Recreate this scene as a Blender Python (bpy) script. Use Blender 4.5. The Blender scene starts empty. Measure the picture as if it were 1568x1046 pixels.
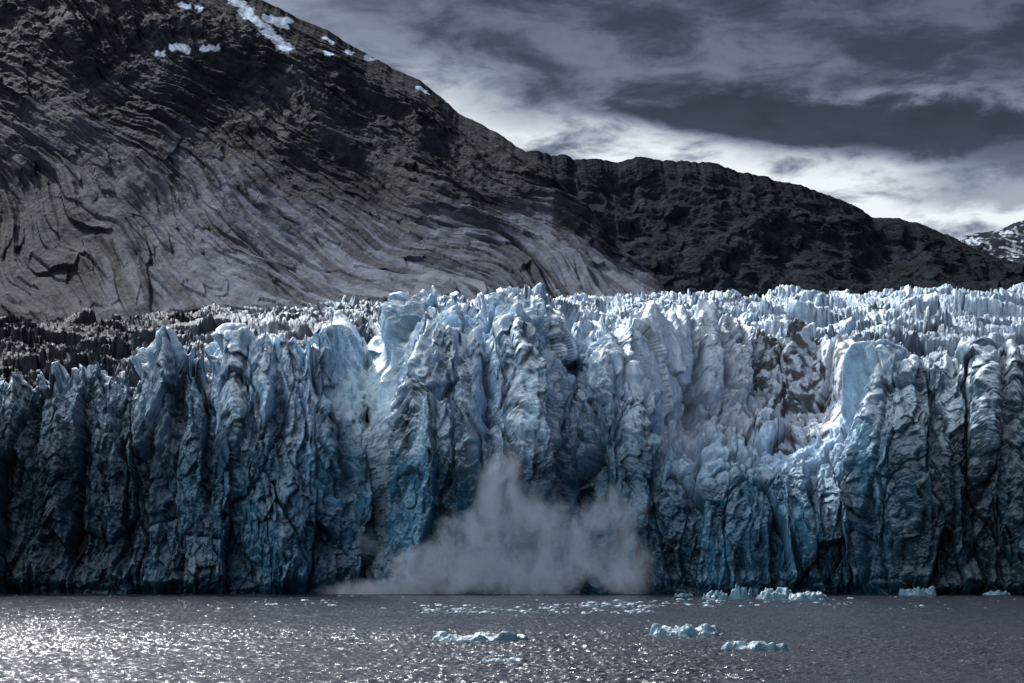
import bpy, math, numpy as np, time
from mathutils import Vector
T0=time.time()
F=2926.0; CX=784.0; HY=866.0; H=9.0
f32=np.float32
rng=np.random.RandomState(7)
# ---------------- noise ----------------
PERM=np.concatenate([rng.permutation(256)]*2).astype(np.int32)
G=rng.normal(size=(256,3)); G/=np.linalg.norm(G,axis=1)[:,None]; G=G.astype(f32)
def perlin(x,y,z,seed=0):
    x=np.asarray(x,f32)+f32(seed*17.13); y=np.asarray(y,f32)+f32(seed*7.77); z=np.asarray(z,f32)+np.zeros_like(x)
    fx=np.floor(x);fy=np.floor(y);fz=np.floor(z)
    ix=fx.astype(np.int32)&255; iy=fy.astype(np.int32)&255; iz=fz.astype(np.int32)&255
    x=x-fx;y=y-fy;z=z-fz
    u=x*x*x*(x*(x*6-15)+10);v=y*y*y*(y*(y*6-15)+10);w=z*z*z*(z*(z*6-15)+10)
    def g(dx,dy,dz):
        h=PERM[(PERM[(PERM[(ix+dx)&255]+iy+dy)&255]+iz+dz)&255]
        q=G[h]
        return q[...,0]*(x-dx)+q[...,1]*(y-dy)+q[...,2]*(z-dz)
    a=g(0,0,0)*(1-u)+g(1,0,0)*u; b=g(0,1,0)*(1-u)+g(1,1,0)*u
    c=g(0,0,1)*(1-u)+g(1,0,1)*u; d=g(0,1,1)*(1-u)+g(1,1,1)*u
    return ((a*(1-v)+b*v)*(1-w)+(c*(1-v)+d*v)*w)*f32(1.6)
def fbm(x,y,z,o=4,seed=0,gain=.5):
    s=0;a=1.0;t=0
    for i in range(o):
        s=s+f32(a)*perlin(x*2**i,y*2**i,z*2**i if not np.isscalar(z) else z,seed+i); t+=a; a*=gain
    return s/f32(t)
def ridged(x,y,z,o=4,seed=0,gain=.5):
    s=0;a=1.0;t=0
    for i in range(o):
        s=s+f32(a)*(1-2*np.abs(perlin(x*2**i,y*2**i,z*2**i if not np.isscalar(z) else z,seed+i))); t+=a; a*=gain
    return s/f32(t)
R1=rng.rand(256).astype(f32)
def facet(x,y,z,seed=0,tilt=.8):
    two=np.isscalar(z)
    x=np.asarray(x,f32)+f32(seed*11.3);y=np.asarray(y,f32)+f32(seed*5.1)
    z=np.zeros_like(x) if two else np.asarray(z,f32)+f32(seed*3.7)
    fx=np.floor(x);fy=np.floor(y);fz=np.floor(z)
    ix=fx.astype(np.int32);iy=fy.astype(np.int32);iz=fz.astype(np.int32)
    F1=np.full(x.shape,9,f32);F2=np.full(x.shape,9,f32);V=np.zeros(x.shape,f32)
    for dx in(-1,0,1):
        for dy in(-1,0,1):
            for dz in((0,) if two else (-1,0,1)):
                h=PERM[(PERM[(PERM[(ix+dx)&255]+iy+dy)&255]+iz+dz)&255]
                cx=fx+dx+R1[h]-x; cy=fy+dy+R1[(h+57)&255]-y
                cz=0 if two else fz+dz+R1[(h+131)&255]-z
                d=cx*cx+cy*cy+cz*cz
                q=G[(h+31)&255]
                val=(R1[(h+77)&255]-f32(.5))-f32(tilt)*(q[...,0]*cx+q[...,1]*cy+q[...,2]*cz)
                m=d<F1
                F2=np.where(m,F1,np.minimum(F2,d))
                V=np.where(m,val,V); F1=np.where(m,d,F1)
    return V,np.sqrt(F1),np.sqrt(F2)
def ss(x,a,b):
    t=np.clip((x-a)/(b-a),0,1); return t*t*(3-2*t)
def ip(px,tab):
    a=np.array(tab,float); return np.interp(px,a[:,0],a[:,1])
def blur(a,n,it=2):
    for _ in range(it):
        for ax in (0,1):
            p=np.pad(a,[(n,n) if k==ax else (0,0) for k in range(a.ndim)],mode='edge')
            c=np.cumsum(p,axis=ax,dtype=np.float64)
            z=np.zeros_like(np.take(c,[0],axis=ax)); c=np.concatenate([z,c],axis=ax)
            L=a.shape[ax]
            hi=np.take(c,range(2*n+1,2*n+1+L),axis=ax); lo=np.take(c,range(0,L),axis=ax)
            a=(hi-lo)/(2*n+1)
    return a
def normals(P):
    du=np.gradient(P,axis=1);dv=np.gradient(P,axis=0)
    n=np.cross(du,dv); n/=np.linalg.norm(n,axis=2)[...,None]+1e-9
    return n
def grid_obj(name,P,col,mat,smooth=True):
    nv,nu=P.shape[:2]
    me=bpy.data.meshes.new(name)
    me.vertices.add(nv*nu); me.vertices.foreach_set('co',P.reshape(-1).astype(f32))
    i=np.arange(nv*nu).reshape(nv,nu)
    q=np.stack([i[:-1,:-1],i[:-1,1:],i[1:,1:],i[1:,:-1]],-1).reshape(-1,4)
    n=len(q)
    me.loops.add(n*4); me.loops.foreach_set('vertex_index',q.reshape(-1).astype(np.int32))
    me.polygons.add(n); me.polygons.foreach_set('loop_start',np.arange(0,n*4,4,dtype=np.int32))
    me.polygons.foreach_set('use_smooth',np.full(n,smooth,bool))
    me.update(calc_edges=True)
    if col is not None:
        at=me.color_attributes.new('Col','FLOAT_COLOR','POINT')
        c=np.ones((nv*nu,4),f32); c[:,:col.shape[-1]]=col.reshape(-1,col.shape[-1])
        at.data.foreach_set('color',c.reshape(-1))
    me.materials.append(mat)
    ob=bpy.data.objects.new(name,me); bpy.context.scene.collection.objects.link(ob)
    print(name,time.time()-T0)
    return ob
def mixc(a,b,t):
    return a*(1-t[...,None])+np.asarray(b)*t[...,None]
# ---------------- materials ----------------
def newmat(name):
    m=bpy.data.materials.new(name); m.use_nodes=True
    nt=m.node_tree; return m,nt,nt.nodes['Principled BSDF']
def noise_node(nt,vec,scale,detail=6,rough=.6):
    n=nt.nodes.new('ShaderNodeTexNoise'); n.inputs['Scale'].default_value=scale
    n.inputs['Detail'].default_value=detail; n.inputs['Roughness'].default_value=rough
    nt.links.new(vec,n.inputs['Vector']); return n
def surf_mat(name,rough,spec,bumps,vscale=(1,1,1),cvar=.35,rot=0,specmul=0):
    m,nt,b=newmat(name); L=nt.links.new
    tc=nt.nodes.new('ShaderNodeTexCoord'); mp0=nt.nodes.new('ShaderNodeMapping'); mp0.inputs['Rotation'].default_value=(0,rot,0)
    mp=nt.nodes.new('ShaderNodeMapping'); mp.inputs['Scale'].default_value=vscale
    L(tc.outputs['Object'],mp0.inputs['Vector']); L(mp0.outputs[0],mp.inputs['Vector'])
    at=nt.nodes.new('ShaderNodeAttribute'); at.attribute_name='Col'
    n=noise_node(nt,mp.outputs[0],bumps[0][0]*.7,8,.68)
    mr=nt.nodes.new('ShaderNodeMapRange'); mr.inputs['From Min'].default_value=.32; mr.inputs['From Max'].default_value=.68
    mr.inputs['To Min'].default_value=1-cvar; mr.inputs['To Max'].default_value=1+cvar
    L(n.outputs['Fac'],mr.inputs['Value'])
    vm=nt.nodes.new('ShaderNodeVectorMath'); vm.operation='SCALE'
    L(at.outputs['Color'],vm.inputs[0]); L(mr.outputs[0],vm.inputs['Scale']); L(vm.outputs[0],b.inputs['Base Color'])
    b.inputs['Roughness'].default_value=rough; b.inputs['Specular IOR Level'].default_value=spec
    if specmul:
        mu=nt.nodes.new('ShaderNodeMath'); mu.operation='MULTIPLY'; mu.use_clamp=True; mu.inputs[1].default_value=specmul
        L(at.outputs['Fac'],mu.inputs[0]); L(mu.outputs[0],b.inputs['Specular IOR Level'])
    prev=None
    for sc,dist in bumps:
        nn=noise_node(nt,mp.outputs[0],sc,6,.62); bp=nt.nodes.new('ShaderNodeBump')
        bp.inputs['Distance'].default_value=dist; bp.inputs['Strength'].default_value=1
        L(nn.outputs['Fac'],bp.inputs['Height'])
        if prev: L(prev.outputs[0],bp.inputs['Normal'])
        prev=bp
    L(prev.outputs[0],b.inputs['Normal'])
    return m
ice=surf_mat('glacier_ice',.45,.3,[(.7,.8),(2.4,.36)],(1,1,.6),.34,specmul=.8)
rock=surf_mat('rock',.8,.05,[(.12,2.4),(.45,.8)],(.2,.4,1),.45,rot=math.radians(-40))
rock2=surf_mat('rock_far',.9,.04,[(.03,8),(.12,2.5)],(1,1,1),.35)

# ---------------- glacier ----------------
Ft=[(-700,620),(-300,612),(0,606),(60,616),(130,600),(190,612),(222,600),(240,588),(255,575),(270,582),(295,588),(330,588),(345,572),(358,566),(375,574),(400,576),(430,558),(460,540),(495,545),(520,595),(540,650),(570,663),(588,615),(612,552),(640,530),(680,538),(720,552),(760,540),(790,520),(820,540),(845,595),(870,668),(895,620),(920,588),(950,606),(972,618),(985,655),(1000,695),(1050,700),(1100,698),(1150,710),(1200,715),(1240,700),(1290,675),(1318,668),(1332,610),(1350,578),(1380,588),(1420,602),(1470,592),(1500,600),(1568,585),(1850,580),(2300,580)]
St=[(-700,625),(-300,618),(0,612),(200,618),(240,605),(300,605),(360,590),(420,575),(480,536),(510,520),(560,530),(590,540),(615,508),(640,488),(700,486),(740,508),(780,492),(840,498),(870,530),(900,530),(930,525),(960,508),(1000,492),(1040,486),(1080,484),(1110,486),(1130,508),(1180,522),(1250,518),(1300,535),(1340,580),(1380,600),(1450,605),(1568,598),(2300,590)]
LD=[(-700,4),(480,4),(520,14),(560,18),(600,8),(840,7),(870,12),(900,8),(960,10),(1030,22),(1100,26),(1250,26),(1320,16),(1350,7),(1450,4),(2300,4)]
Et=[(-700,515),(-300,512),(0,506),(200,497),(380,486),(640,480),(800,474),(1000,468),(1200,463),(1568,456),(1900,448),(2300,446)]
NU=1600
px=np.concatenate([np.linspace(-700,-60,120,endpoint=False),np.linspace(-60,1630,NU-240,endpoint=False),np.linspace(1630,2300,120)])
def sm(a,k=9): 
    return np.convolve(np.pad(a,k//2,mode='edge'),np.ones(k)/k,'valid')
wob=fbm(px/45,px*0+3.,0,3,201)*10
Fp=sm(ip(px+wob,Ft),7);Sp=sm(ip(px+wob,St),7);Ld=sm(sm(ip(px,LD),51),41);Ep=ip(px,Et)
jag=lambda s,a: (ridged(px/62,px*0+.5,0,2,s)*.9+ridged(px/24,px*0+.5,0,3,s+4)*.9)*a
def spires(lst): 
    o=0
    for c,h,w in lst: o=o+h*np.clip(1-np.abs(px-c)/w,0,1)**1.1
    return o
Zf=lambda py,Y:H+(HY-py)/F*Y
Y0=600+ip(px,[(-700,20),(0,4),(300,0),(500,4),(560,8),(620,-6),(740,-10),(840,-5),(880,4),(930,0),(1000,2),(1150,-2),(1300,-4),(1400,-14),(1568,-18),(2300,-10)])
Y0=sm(Y0,31)
lean=sm(sm(ip(px,[(-700,12),(500,14),(560,20),(700,20),(980,16),(1020,26),(1150,42),(1280,34),(1330,16),(2300,14)]),51),31)
pwr=sm(ip(px,[(-700,1.2),(980,1.2),(1030,2.6),(1280,2.6),(1340,1.2),(2300,1.2)]),31)
YF=Y0+lean; ZF=Zf(Fp,YF)+jag(301,4.8)+spires([(255,12,13),(284,4,10),(358,11,14),(405,5,14),(450,5,18),(498,9,16),(150,6,13),(90,5,12),(30,6,13),(190,5,12),(735,5,12),(690,4,12),(650,5,14),(790,8,16),(930,6,18),(960,5,12),(1350,4,16),(1395,5,13),(1440,6,12),(1500,8,16),(1545,6,12)])
YL=YF+Ld; ZL=sm(ZF,15)+ .55*Ld-1-3*(Ld<9)
back_off=sm(sm(ip(px,[(-700,14),(500,14),(530,34),(575,34),(605,14),(930,14),(1000,20),(1100,28),(1280,28),(1340,14),(2300,14)]),31),31)
YS=YL+back_off; ZS=np.maximum(Zf(Sp,YS)+jag(331,4.4)+spires([(515,5,14),(625,5,14),(660,4,12),(690,5,14),(770,6,14),(820,5,12),(880,5,12),(990,5,14),(1080,2,20),(1040,3,13)]),ZL+1)
YM=YS+24; ZM=sm(ZS,41)-ip(px,[(-700,5),(200,6),(480,12),(1280,13),(1360,6),(2300,5)])
YE=np.full_like(px,1500.); ZE=Zf(Ep,YE)
YX=np.full_like(px,2600.); ZX=ZE+60
segs=[(Y0,np.full_like(px,-4.),YF,ZF,360,1),(YF,ZF,YL,ZL,50,1),(YL,ZL,YS,ZS,150,1),(YS,ZS,YM,ZM,35,1),(YM,ZM,YE,ZE,340,1.35),(YE,ZE,YX,ZX,20,1)]
rows=[];sid=[]
for i,(ya,za,yb,zb,n,pw) in enumerate(segs):
    t=(np.arange(n)/n)**pw
    for tt in t:
        ty=tt**pwr if i==0 else tt
        tz=tt if i!=4 else tt**.85
        rows.append(np.stack([ya+(yb-ya)*ty,za+(zb-za)*tz],-1)); sid.append(i+tt)
B=np.array(rows); sid=np.array(sid)
B=blur(B,1,2)
Yb=B[...,0];Zb=B[...,1]
PX=np.broadcast_to(px,Yb.shape)
Xb=(PX-CX)/F*Yb
P=np.stack([Xb,Yb,Zb],-1)
N=normals(blur(P,9,2)); 
PY=HY-(Zb-H)*F/Yb
S=sid[:,None]
Ps=blur(P,6,1)
stretch=np.abs(np.gradient(Ps[...,1],axis=1))/(1.24*Yb/F)
stretch=blur(stretch,8,1)
hf=1/(1+(stretch/.9)**3)
hf=np.where(S>3.6,1,hf)
hf[:, :120]=1; hf[:,-120:]=1
face=1-ss(N[...,2],.35,.8)
X,Y,Z=[a.astype(f32) for a in (Xb,Yb,Zb)]
wx=fbm(X/30,Y/30,Z/60,3,40)*5+fbm(X/7,Y/7,Z/14,3,44)*1.0
Xw=X+wx; Zw=Z+X*.12
topn=np.clip(1-face,0,1)
V0,a0,b0=facet(Xw/30,Y/22,0,9,.7)
V1,a1,b1=facet(Xw/12,Y/15,Zw/52,1,.6)
V2,a2,b2=facet(Xw/4.8,Y/6.5,Zw/19,2,.75)
V3,a3,b3=facet(Xw/2.1,Y/2.6,Zw/6,3,.95)
big=ridged(Xw/42,Y/60,Zw/160,2,5)
flu=ridged(Xw/9,Y/20,Zw/60,4,11,.55)
flu2=ridged((X+wx*.7)/3.0,Y/4,Zw/13,4,14,.6)
fine=fbm(X/1.9,Y/1.9,Zw/3.0,4,21,.7)
famp=np.clip(.7+fbm(X/60,Y/60,0,3,333)*2.0,.15,1.6)*(1-.35*ss(Y,640,900))
fldw=ss(S+0*PX,3.5,4.1)
farf=1-.5*ss(Y,720,1000)
top=np.exp(-((S-1.0)/.10)**2)+np.exp(-((S-3.1)/.3)**2)*(S<4.2)
keep=1-.65*np.clip(top,0,1)
hk=.35+.65*hf
d=(big*6*face+hk*V1*(9*face+6.5*topn*famp))*keep+V0*13*fldw*topn+hf*(V2*(3.8*face+2.6*topn*famp)+V3*(1.6*face+.9*topn)+flu*(3.2*face+1.3*topn*farf)*keep+flu2*(1.4*face+.9*topn*farf)+fine*(1.4*face+1.1*topn*farf))
cr0=1-ss(b0-a0,0,.12); cr1=1-ss(b1-a1,0,.07); cr2=1-ss(b2-a2,0,.10)
d=d-cr0*fldw*8*topn-cr1*hf*(1.2*face+4*topn*famp)-cr2*hf*(.2*face+1.3*topn*famp)
for(bx,by,rx,rz,am) in [(445,830,42,75,15),(440,770,18,40,4),(550,790,28,50,7),(530,880,60,25,6),(1190,820,120,70,10),(1120,760,50,30,4),(1450,760,110,190,12),(1280,860,80,60,7),(925,690,35,75,-12),(640,880,60,30,3),(700,640,60,110,6),(800,640,36,120,8),(380,640,60,90,5),(150,880,200,22,5),(1400,620,40,60,-5),(1510,650,30,90,6),(745,640,12,130,-11),(602,640,11,120,-11),(320,640,12,90,-11),(195,700,13,130,-8),(1060,590,11,70,-9),(1240,600,40,60,-6),(120,760,12,110,-8),(430,640,10,60,-9),(855,760,12,90,-8),(990,760,12,90,-8),(1350,800,14,80,-9),(1480,650,14,80,-9),(520,700,12,80,-7),(60,660,10,60,-7),(680,600,8,60,-6),(1100,560,8,60,-6),(275,600,7,60,-6),(235,680,8,60,-6),(500,600,7,50,-6),(830,620,7,60,-6)]:
    d=d+am*np.exp(-(((PX+wx*2-bx)/rx)**2+((PY-by)/rz)**2))*np.where(S<3,1,0)
bot=ss(Z,-4,3)
P2=P+N*(d*bot)[...,None]
spk=ridged(Xw/7,Y/12,0,3,61)
P2[...,2]+=top*(spk*6+np.abs(V2)*4+V1*4-6)
P2[...,0]+=fbm(X/8,Y/8,Z/10,3,71)*1.4*bot*hf
P2[...,1]-=(1-ss(Z,2,7))*2.5*(1+fbm(X/6,Y/9,Z/5,3,77)*2)
Nn=normals(P2)
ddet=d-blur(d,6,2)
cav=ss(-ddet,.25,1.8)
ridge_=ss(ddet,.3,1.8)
nz=Nn[...,2]
n1=fbm(X/40,Y/40,Z/50,4,81); n2=fbm(X/9,Y/9,Z/26,4,91); n3=fbm(X/3,Y/3,Z/6,3,95)
col=np.zeros(P.shape)+np.array([.024,.095,.165])
col=mixc(col,[.07,.22,.36],ss(n2+.5*n1,-.1,.5)*.85)
col=mixc(col,[.018,.040,.056],ss(-n1*.8-n2*.6,.05,.45)*.8)
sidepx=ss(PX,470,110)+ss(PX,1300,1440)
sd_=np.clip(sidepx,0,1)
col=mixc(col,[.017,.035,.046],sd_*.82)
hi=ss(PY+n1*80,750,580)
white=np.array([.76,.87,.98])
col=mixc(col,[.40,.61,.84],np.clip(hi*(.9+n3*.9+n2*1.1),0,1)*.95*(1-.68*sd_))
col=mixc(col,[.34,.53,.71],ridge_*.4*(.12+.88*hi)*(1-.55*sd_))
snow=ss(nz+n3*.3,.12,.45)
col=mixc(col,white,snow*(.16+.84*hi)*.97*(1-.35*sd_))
scoop=np.exp(-(((PX-555)/38)**2+((PY-600)/62)**2)*1.2)*(S<3.3)
col=mixc(col,[.70,.90,.99],np.clip(scoop*1.6,0,1)*.94)  # sunlit brightness of the recessed face painted into the ice colour
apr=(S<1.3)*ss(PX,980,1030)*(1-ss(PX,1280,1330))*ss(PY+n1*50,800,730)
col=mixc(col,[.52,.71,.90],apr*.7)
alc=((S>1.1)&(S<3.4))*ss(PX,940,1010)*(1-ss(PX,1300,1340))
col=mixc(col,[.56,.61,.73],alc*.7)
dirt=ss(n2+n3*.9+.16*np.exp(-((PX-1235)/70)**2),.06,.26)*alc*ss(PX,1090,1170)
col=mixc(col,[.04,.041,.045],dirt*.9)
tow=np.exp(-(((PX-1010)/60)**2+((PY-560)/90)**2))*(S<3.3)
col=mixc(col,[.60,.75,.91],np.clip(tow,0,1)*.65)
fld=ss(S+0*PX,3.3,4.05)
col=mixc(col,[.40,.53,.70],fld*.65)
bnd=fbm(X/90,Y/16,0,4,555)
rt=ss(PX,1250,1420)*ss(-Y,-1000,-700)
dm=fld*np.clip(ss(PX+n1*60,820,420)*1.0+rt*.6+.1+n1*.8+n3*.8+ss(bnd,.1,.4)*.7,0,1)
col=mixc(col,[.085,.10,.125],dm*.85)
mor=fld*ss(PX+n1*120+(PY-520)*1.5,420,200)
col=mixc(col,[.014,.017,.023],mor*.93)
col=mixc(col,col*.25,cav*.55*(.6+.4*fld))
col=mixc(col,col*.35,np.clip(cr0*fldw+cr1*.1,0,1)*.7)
col=np.clip(col,0.004,.95)
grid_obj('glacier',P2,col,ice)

# ---------------- mountains ----------------
def mountain(name,ridge,base,Yb0,Yr,pxa,pxb,nu,nv,mat,kind,seed):
    px=np.linspace(pxa,pxb,nu)
    Rp=ip(px,ridge);Bp=sm(ip(px,base),151 if kind==0 else 1)
    Yr_=sm(sm(ip(px,Yr),201),201) if isinstance(Yr,list) else np.full_like(px,Yr)
    Yb_=ip(px,Yb0) if isinstance(Yb0,list) else np.full_like(px,Yb0)
    t=np.linspace(-.15,1,nv)[:,None]
    ty=np.where(t>0,np.abs(t)**.82,t) if kind==0 else t
    Yv=Yb_+(Yr_-Yb_)*ty
    Bv=Bp+(Rp-Bp)*t
    Zv=Zf(Bv,Yv)
    back=np.linspace(0,1,30)[1:,None]
    zr=Zv[-1]
    Yv=np.concatenate([Yv,Yr_+back*900]); Zv=np.concatenate([Zv,zr-back*(zr*.8)])
    PX=np.broadcast_to(px,Yv.shape); Xv=(PX-CX)/F*Yv
    P=np.stack([Xv,Yv,Zv],-1); N=normals(blur(P,12,2))
    PY=HY-(Zv-H)*F/Yv
    tt=np.concatenate([np.broadcast_to(t,(nv,nu)),np.ones((29,nu))])
    X,Y,Z=[a.astype(f32) for a in (Xv,Yv,Zv)]
    if kind==0: a=X/.6; b=-Z/.58
    else: a=X/.7; b=-Z/.6
    if kind==0:
        w=fbm(a/420,b/420,0,2,seed)*100+fbm(a/130,b/130,0,2,seed+3)*7
        ang=math.radians(42)
        s=a*math.cos(ang)+b*math.sin(ang); q=-a*math.sin(ang)+b*math.cos(ang)+w
        amp=.3+.8*ss(fbm(a/200,b/200,0,2,seed+50),-.3,.4)
        iso=ridged(a/60,b/60,0,4,seed+90,.5)
        up=ss(tt,.35,.7)
        d=fbm(s/600,q/150,0,2,seed+5)*20+ridged(s/480,q/56,0,3,seed+9)*10*amp+ridged(s/240,q/20,0,3,seed+13)*4.4*amp+ridged(s/110,q/8,0,2,seed+31)*1.6+iso*(.9+1.8*up)+fbm(a/30,b/30,0,4,seed+21,.6)*(1.4+1.2*up)
        V,_a,_b=facet(s/170,q/28,0,seed+2,.75); d=d+V*5*amp
        V,_a,_b=facet(s/65,q/11,0,seed+4,.75); d=d+V*2.2
    else:
        w=fbm(a/200,b/200,0,3,seed)*60
        ang=math.radians(-50); s=a*math.cos(ang)+b*math.sin(ang)+w;q=-a*math.sin(ang)+b*math.cos(ang)
        d=fbm((a+w)/300,b/300,0,6,seed+5,.5)*45+ridged(s/60,q/160,0,4,seed+8,.5)*9
        V,_a,_b=facet(a/50,b/50,0,seed+2,.8); d=d+V*4
    fade=1-.85*ss(tt,.82,1)
    P2=P+N*(d*fade)[...,None]
    P2[...,2]+=(fbm(a/60,b*0,0,5,seed+44)*5+ridged(a/22,b*0,0,3,seed+45)*1.5)*ss(tt,.8,1)*(.8 if kind==0 else 1.8)
    Nn=normals(P2); nz=Nn[...,2]
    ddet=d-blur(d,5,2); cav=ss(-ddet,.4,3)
    n1=fbm(a/120,b/120,0,5,seed+60); n2=fbm(a/25,b/25,0,4,seed+61)
    if kind==0:
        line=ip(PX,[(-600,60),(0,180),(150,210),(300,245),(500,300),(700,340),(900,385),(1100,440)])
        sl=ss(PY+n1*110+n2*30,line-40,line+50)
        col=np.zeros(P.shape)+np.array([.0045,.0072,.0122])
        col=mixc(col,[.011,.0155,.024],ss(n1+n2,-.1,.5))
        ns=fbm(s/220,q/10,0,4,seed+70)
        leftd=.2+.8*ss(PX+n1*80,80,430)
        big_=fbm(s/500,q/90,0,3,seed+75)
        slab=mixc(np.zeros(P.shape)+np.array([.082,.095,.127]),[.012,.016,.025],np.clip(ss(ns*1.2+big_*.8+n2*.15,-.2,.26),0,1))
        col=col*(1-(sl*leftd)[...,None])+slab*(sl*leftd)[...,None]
        sn=np.zeros(PX.shape)
        for (x0,y0,x1,y1,r) in [(345,0,385,22,7),(368,25,400,50,9),(408,62,440,92,11),(420,75,445,92,8),(405,35,440,38,8),(425,45,440,50,5),(265,80,285,83,7),(240,85,250,86,5),(320,86,332,88,5),(500,65,508,70,5),(560,92,570,95,5),(497,100,503,106,5),(275,15,290,18,6),(310,85,325,88,4),(640,140,650,146,5),(720,165,730,170,4.5),(680,152,686,156,4),(300,20,306,22,4),(530,85,536,88,4)]:
            dx,dy=x1-x0,y1-y0; l=dx*dx+dy*dy
            h=np.clip(((PX-x0)*dx+(PY-y0)*dy)/l,0,1)
            D=np.hypot(PX-x0-h*dx,PY-y0-h*dy)+n2*8+fbm(a/9,b/9,0,2,777)*4
            sn=np.maximum(sn,1-ss(D,r*.6,r*.9+.5))
        col=mixc(col,[.45,.52,.64],sn)
    elif kind==1:
        col=np.zeros(P.shape)+np.array([.006,.010,.017]); col=mixc(col,[.015,.023,.036],ss(n1+n2*.7,0,.6))
    else:
        col=np.zeros(P.shape)+np.array([.02,.026,.038]); col=mixc(col,[.5,.55,.62],ss(n2+n1*.8+(nz-.6)*.5,.2,.35))
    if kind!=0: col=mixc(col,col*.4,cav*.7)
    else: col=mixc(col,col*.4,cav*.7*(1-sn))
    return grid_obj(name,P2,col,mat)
ridgeA=[(-900,-130),(-300,-100),(100,-80),(250,-45),(330,-18),(400,2),(430,18),(500,50),(560,85),(640,125),(700,172),(770,212),(840,262),(890,325),(940,388),(1000,447),(1080,520)]
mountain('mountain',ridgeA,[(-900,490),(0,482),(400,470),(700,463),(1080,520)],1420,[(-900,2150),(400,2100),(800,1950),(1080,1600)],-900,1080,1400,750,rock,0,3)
ridgeB=[(500,330),(700,262),(780,232),(830,236),(868,240),(878,247),(900,243),(940,247),(985,242),(1030,247),(1090,250),(1130,264),(1190,277),(1250,292),(1310,316),(1335,333),(1380,337),(1430,352),(1470,370),(1500,387),(1568,408),(1700,430),(2300,470)]
mountain('mountain.001',ridgeB,[(500,510),(2300,510)],3300,3950,500,2300,1100,300,rock2,1,12)
ridgeC=[(1200,420),(1400,385),(1470,364),(1500,357),(1530,354),(1548,345),(1568,337),(1650,300),(1800,330),(2300,260)]
mountain('snowy_mountain',ridgeC,[(1200,500),(2300,500)],6500,7300,1200,2300,700,200,rock2,2,25)

# ---------------- water ----------------
m,nt,b=newmat('sea_water'); L=nt.links.new
b.inputs['Base Color'].default_value=(.034,.037,.046,1); b.inputs['Roughness'].default_value=.14; b.inputs['IOR'].default_value=1.33
tc=nt.nodes.new('ShaderNodeTexCoord'); prev=None
for sc,dist in [(1.6,.12),(5,.05)]:
    nn=noise_node(nt,tc.outputs['Object'],sc,4,.55); bp=nt.nodes.new('ShaderNodeBump'); bp.inputs['Distance'].default_value=dist
    L(nn.outputs['Fac'],bp.inputs['Height'])
    if prev: L(prev.outputs[0],bp.inputs['Normal'])
    prev=bp
L(prev.outputs[0],b.inputs['Normal'])
pyr=np.concatenate([np.linspace(1300,1052,60,endpoint=False),np.linspace(1052,909,800)])
yv=H*F/(pyr-HY)
pw=np.linspace(-300,1870,1300)
YY=np.repeat(yv[:,None],len(pw),1); XX=(pw-CX)/F*YY
XX=XX.astype(f32);YY=YY.astype(f32)
edge=ss(YY,60,75)*(1-ss(YY,590,612))*ss(pw[None,:]+0*YY,-300,-270)*(1-ss(pw[None,:]+0*YY,1840,1870))
calm=.5+.5*ss(fbm(XX/45,YY/90,0,3,9),-.25,.35)
ZZ=(fbm(XX/6,YY/5,0,2,5)*.30+ridged(XX/2.0,YY/1.6,0,2,6)*.26*calm+perlin(XX/.6,YY/.55,0,8)*.12*calm)*edge
wv=grid_obj('water_waves',np.stack([XX,YY,ZZ],-1),None,m,False)
me=bpy.data.meshes.new('water'); me.from_pydata([(-12000,-8000,-.6),(12000,-8000,-.6),(12000,12000,-.6),(-12000,12000,-.6)],[],[(0,1,2,3)]); me.materials.append(m)
wo=bpy.data.objects.new('water',me); bpy.context.scene.collection.objects.link(wo); wv.parent=wo; 

# ---------------- floes ----------------
icef=surf_mat('floe_ice',.4,.4,[(1.5,.25),(6,.06)],(1,1,1),.15)
def floe_arrays(cx,cy,lx,ly,h,seed,nu=90,nv=50):
    u=np.linspace(-1.25,1.25,nu);v=np.linspace(-1.25,1.25,nv)
    U,Vv=np.meshgrid(u,v)
    r=np.hypot(U,Vv)+fbm(U*1.5,Vv*1.5,0,4,seed)*.4
    e=1-ss(r,.85,1.1)
    hh=.3+.7*np.clip(.5+fbm(U*2.2+seed,Vv*2,0,4,seed+3)*2.4,0,1.5)
    z=-.7+e*(h*hh+.7)
    P=np.stack([cx+U*lx/2+fbm(U*3,Vv*3,0,2,seed+8)*.05*lx,cy+Vv*ly/2,z],-1)
    nz=normals(P)[...,2]
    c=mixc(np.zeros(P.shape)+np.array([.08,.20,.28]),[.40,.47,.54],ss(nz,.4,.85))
    return P,c
def at(px,py):
    Yd=H*F/(py-HY); return (px-CX)/F*Yd,Yd
for i,(p0,p1,py,hp) in enumerate([(663,808,983,12),(993,1112,975,15),(1106,1216,996,10),(735,808,1015,6),(778,812,1028,4)]):
    x,y=at((p0+p1)/2,py); w=(p1-p0)/F*y; h=hp/F*y
    P,c=floe_arrays(x,y,w*1.0,w*.6,h,30+i)
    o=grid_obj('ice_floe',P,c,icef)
for i,(p0,p1,py,hp) in enumerate([(1075,1112,917,10),(1115,1150,917,18),(1155,1215,917,13),(1205,1268,918,10),(1375,1428,912,11),(1500,1540,912,7),(1030,1060,914,5)]):
    x,y=at((p0+p1)/2,py); w=(p1-p0)/F*y; h=hp/F*y
    P,c=floe_arrays(x,y-4,w,w*.7,h,60+i,60,40)
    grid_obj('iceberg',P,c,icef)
vs=[];fs=[]
r2=np.random.RandomState(3)
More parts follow.
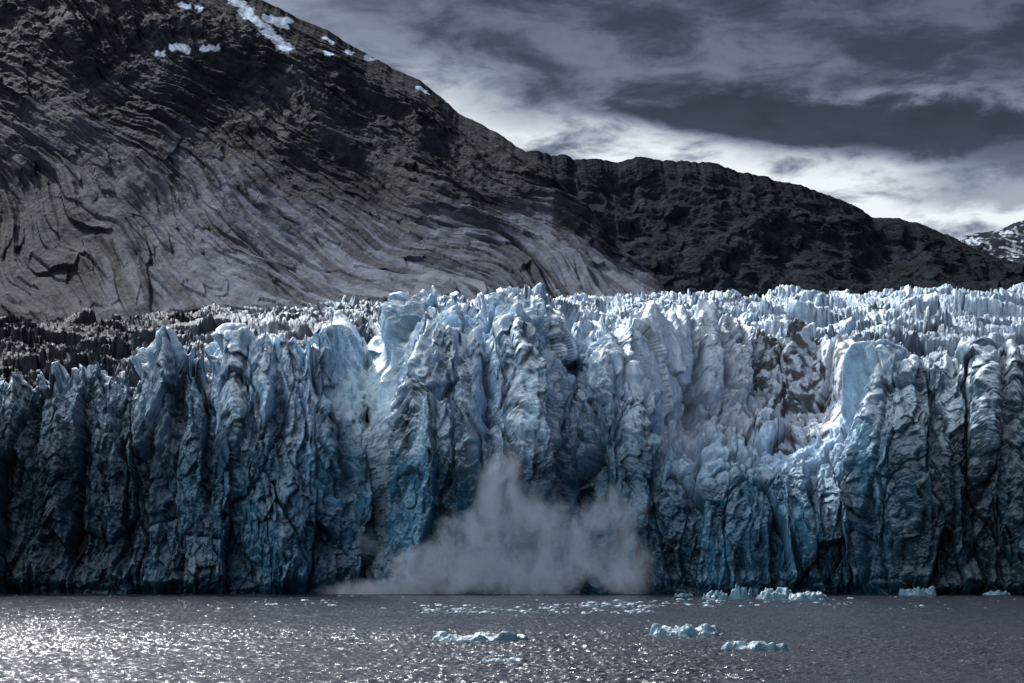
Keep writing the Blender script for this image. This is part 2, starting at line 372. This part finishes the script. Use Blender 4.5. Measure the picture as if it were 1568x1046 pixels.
def bit(x,y,s,h):
    n=7; o=len(vs)
    an=np.linspace(0,2*math.pi,n,endpoint=False)+r2.rand(n)*.5
    for k_,(sc,z) in enumerate([(1.15,-.3),(1.0,h*.35),(.6,h)]):
        for a in an:
            q=sc*s*(.7+.5*r2.rand()); vs.append((x+math.cos(a)*q,y+math.sin(a)*q*.7,z*(.8+.5*r2.rand())))
    for k_ in range(2):
        for j in range(n):
            j2=(j+1)%n; fs.append((o+k_*n+j,o+k_*n+j2,o+(k_+1)*n+j2,o+(k_+1)*n+j))
    fs.append(tuple(o+2*n+j for j in range(n)))
def sc_(n,pa,pb,ya,yb,smin,smax):
    for _ in range(n):
        x,y=at(pa+(pb-pa)*r2.rand(),ya+(yb-ya)*r2.rand()); s=smin+(smax-smin)*r2.rand()**4
        bit(x,y,s,.15+s*.22)
sc_(230,640,1010,926,941,.25,1.2); sc_(110,1000,1330,916,930,.25,1.3); sc_(110,0,1568,912,935,.2,.8)
sc_(40,380,520,918,928,.3,1.2); sc_(50,400,1560,945,1040,.06,.25); sc_(60,880,1000,921,932,.3,1.4)
me=bpy.data.meshes.new('brash_ice'); me.from_pydata(vs,[],fs); me.update()
cA=me.color_attributes.new('Col','FLOAT_COLOR','POINT'); cc=np.tile(np.array([.26,.34,.42,1],f32),(len(vs),1)); cA.data.foreach_set('color',cc.reshape(-1))
me.materials.append(icef); ob=bpy.data.objects.new('brash_ice',me); bpy.context.scene.collection.objects.link(ob)

# ---------------- node math helper ----------------
class E:
    def __init__(s,nt,sock): s.nt=nt;s.s=sock
    def _op(s,op,*o,clamp=False):
        n=s.nt.nodes.new('ShaderNodeMath'); n.operation=op; n.use_clamp=clamp
        for i,v in enumerate((s,)+o):
            if isinstance(v,E): s.nt.links.new(v.s,n.inputs[i])
            else: n.inputs[i].default_value=v
        return E(s.nt,n.outputs[0])
    def __add__(s,o): return s._op('ADD',o)
    def __radd__(s,o): return s._op('ADD',o)
    def __sub__(s,o): return s._op('SUBTRACT',o)
    def __rsub__(s,o): return (s*-1.0)+o
    def __mul__(s,o): return s._op('MULTIPLY',o)
    def __rmul__(s,o): return s._op('MULTIPLY',o)
    def __truediv__(s,o): return s._op('DIVIDE',o)
    def abs(s): return s._op('ABSOLUTE')
    def max(s,o): return s._op('MAXIMUM',o)
    def min(s,o): return s._op('MINIMUM',o)
    def ss(s,a,b,lo=0.0,hi=1.0):
        n=s.nt.nodes.new('ShaderNodeMapRange'); n.interpolation_type='SMOOTHSTEP'
        if a>b: a,b=b,a; lo,hi=hi,lo
        s.nt.links.new(s.s,n.inputs['Value'])
        for k_,v in zip(('From Min','From Max','To Min','To Max'),(a,b,lo,hi)):
            if isinstance(v,E): s.nt.links.new(v.s,n.inputs[k_])
            else: n.inputs[k_].default_value=v
        return E(s.nt,n.outputs[0])
def comb(nt,x,y,z):
    n=nt.nodes.new('ShaderNodeCombineXYZ')
    for i,v in enumerate((x,y,z)):
        if isinstance(v,E): nt.links.new(v.s,n.inputs[i])
        else: n.inputs[i].default_value=v
    return n.outputs[0]
# ---------------- plume ----------------
m=bpy.data.materials.new('ice_dust'); m.use_nodes=True; nt=m.node_tree; nt.nodes.clear(); L=nt.links.new
out=nt.nodes.new('ShaderNodeOutputMaterial'); pv=nt.nodes.new('ShaderNodeVolumePrincipled')
tc=nt.nodes.new('ShaderNodeTexCoord'); sp=nt.nodes.new('ShaderNodeSeparateXYZ'); L(tc.outputs['Object'],sp.inputs[0])
mpp=nt.nodes.new('ShaderNodeMapping'); mpp.inputs['Scale'].default_value=(1,1,.72); L(tc.outputs['Object'],mpp.inputs['Vector'])
nz_=noise_node(nt,mpp.outputs[0],.1,6,.7); nz_.inputs['Distortion'].default_value=.8; nE=E(nt,nz_.outputs['Fac'])
x=E(nt,sp.outputs[0]);y=E(nt,sp.outputs[1]);z=E(nt,sp.outputs[2])
tot=None
for(a,b_,rx,rz,ry) in [(560,908,95,26,9),(645,885,65,62,10),(700,850,55,78,11),(755,800,48,95,11),(765,725,46,62,9),(820,800,54,78,10),(880,830,58,75,10),(950,790,52,65,8),(960,870,65,60,9),(800,885,150,50,12)]:
    k_=578/F; X0=(a-CX)*k_; Z0=H+(HY-b_)*k_
    dx=(x-X0)*(1/(rx*k_)); dy=(y-578.0)*(1/ry); dz=(z-Z0)*(1/(rz*k_))
    q=(1.0-(dx*dx+dy*dy+dz*dz)).max(0.0)
    tot=q if tot is None else tot+q
dens=(tot.min(1.0)+(nE-.5)*4.8-.15).ss(0.0,1.6)*tot.ss(0,.6)*.17
L(dens.s,pv.inputs['Density']); pv.inputs['Color'].default_value=(.76,.86,1.0,1); pv.inputs['Anisotropy'].default_value=0
em=dens*.095; L(em.s,pv.inputs['Emission Strength']); pv.inputs['Emission Color'].default_value=(.68,.78,1,1)  # dust given a self-glow in place of multiply scattered light
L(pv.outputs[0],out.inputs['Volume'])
try: m.cycles.volume_step_rate=.6
except Exception as e: print(e)
import bmesh
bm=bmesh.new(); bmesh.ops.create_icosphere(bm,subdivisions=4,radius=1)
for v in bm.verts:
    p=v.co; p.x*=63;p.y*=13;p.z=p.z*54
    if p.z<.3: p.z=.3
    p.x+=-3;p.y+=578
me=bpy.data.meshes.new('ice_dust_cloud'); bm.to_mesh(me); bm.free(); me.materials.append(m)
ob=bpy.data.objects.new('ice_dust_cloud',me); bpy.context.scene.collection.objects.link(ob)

# ---------------- world & sun ----------------
SAZ=math.radians(-30); SEL=math.radians(42)
w=bpy.data.worlds.new('World'); bpy.context.scene.world=w; w.use_nodes=True; nt=w.node_tree; L=nt.links.new
bg=nt.nodes['Background']
sky=nt.nodes.new('ShaderNodeTexSky'); sky.sky_type='NISHITA'; sky.sun_disc=False; sky.sun_elevation=SEL; sky.sun_rotation=SAZ
tc=nt.nodes.new('ShaderNodeTexCoord'); sp=nt.nodes.new('ShaderNodeSeparateXYZ'); L(tc.outputs['Generated'],sp.inputs[0])
x,y,z=[E(nt,sp.outputs[i]) for i in range(3)]
az=x._op('ARCTAN2',y); el=z._op('ARCSINE')
zz=z.max(0.0)+.10
pv_=comb(nt,x/zz,y/zz,0.0)
nn=noise_node(nt,pv_,2.4,8,.6); nn.inputs['Distortion'].default_value=.35; n1=E(nt,nn.outputs['Fac'])
ae=comb(nt,az*1.0,el*2.6,.3)
nn=noise_node(nt,ae,20,9,.60); nn.inputs['Distortion'].default_value=.32; n2=E(nt,nn.outputs['Fac'])
n3=E(nt,noise_node(nt,ae,7,6,.55).outputs['Fac'])
bright=(el+(n3-.5)*.08+az*.10).ss(.270,.205)
base=(n1*.35+n2*.65).ss(.39,.61,.045,.24)
val=base*((el+az*.12).ss(.23,.32,1.0,.58))+bright*(n2*.65+n3*.35).ss(.38,.57,.08,.90)
c=.241-az*.10
t=az.ss(.02,.14,.0,.0125)
band=((el-c+(n2-.5)*.028+(n3-.5)*.014).abs()-t).ss(.006,-.004)*az.ss(.02,.06)
val=val*(1.0-band*.96)+band*(.004+n2*.02)
band2=((el-.196+(n2-.5)*.05).abs()).ss(.020,.008)*az.ss(.18,.235)
val=val*(1.0-band2*.7)+band2*.12
sd=(math.sin(SAZ)*math.cos(SEL),math.cos(SAZ)*math.cos(SEL),math.sin(SEL))
dt=x*sd[0]+y*sd[1]+z*sd[2]
val=val+dt.ss(.80,1.0)*1.2
dl=x*-.80+y*-.30+z*.52
val=val+dl.ss(.35,1.0)*.9+y.ss(.1,-.6)*.14  # added out-of-view glow, left and behind camera, to light the ice faces
cr=nt.nodes.new('ShaderNodeValToRGB'); e=cr.color_ramp.elements
e[0].position=0; e[0].color=(.022,.028,.045,1); e[1].position=1; e[1].color=(.90,.96,1.0,1)
a_=cr.color_ramp.elements.new(.08); a_.color=(.064,.076,.112,1)
a_=cr.color_ramp.elements.new(.3); a_.color=(.235,.270,.355,1)
L(val.s,cr.inputs[0])
mul=nt.nodes.new('ShaderNodeVectorMath'); mul.operation='SCALE'; L(sky.outputs[0],mul.inputs[0]); mul.inputs['Scale'].default_value=.05
mx=nt.nodes.new('ShaderNodeMix'); mx.data_type='RGBA'; mx.inputs[0].default_value=.95
L(mul.outputs[0],mx.inputs[6]); L(cr.outputs[0],mx.inputs[7]); 
sc2=nt.nodes.new('ShaderNodeVectorMath'); sc2.operation='SCALE'; L(mx.outputs[2],sc2.inputs[0])
gl=10.0+dt.ss(.93,1.0)*45.0+dl.ss(.6,1.0)*9.0; L(gl.s,sc2.inputs['Scale'])  # boosts the sun glow and the added left fill glow
L(sc2.outputs[0],bg.inputs[0]); bg.inputs[1].default_value=.1
sl=bpy.data.lights.new('sun','SUN'); sl.energy=4.8; sl.angle=math.radians(2); sl.color=(.96,.98,1.0)
so=bpy.data.objects.new('sun',sl); bpy.context.scene.collection.objects.link(so)
so.rotation_euler=Vector(sd).to_track_quat('Z','Y').to_euler()
# ---------------- camera ----------------
cd=bpy.data.cameras.new('camera'); co=bpy.data.objects.new('camera',cd); bpy.context.scene.collection.objects.link(co)
co.location=(0,0,H); co.rotation_euler=(math.radians(90),0,0)
cd.lens=36*F/1568; cd.sensor_width=36; cd.shift_y=(HY-523)/1568; cd.clip_end=30000; cd.clip_start=1
s=bpy.context.scene; s.camera=co
s.view_settings.view_transform='Standard'; s.view_settings.look='None'; s.view_settings.exposure=0
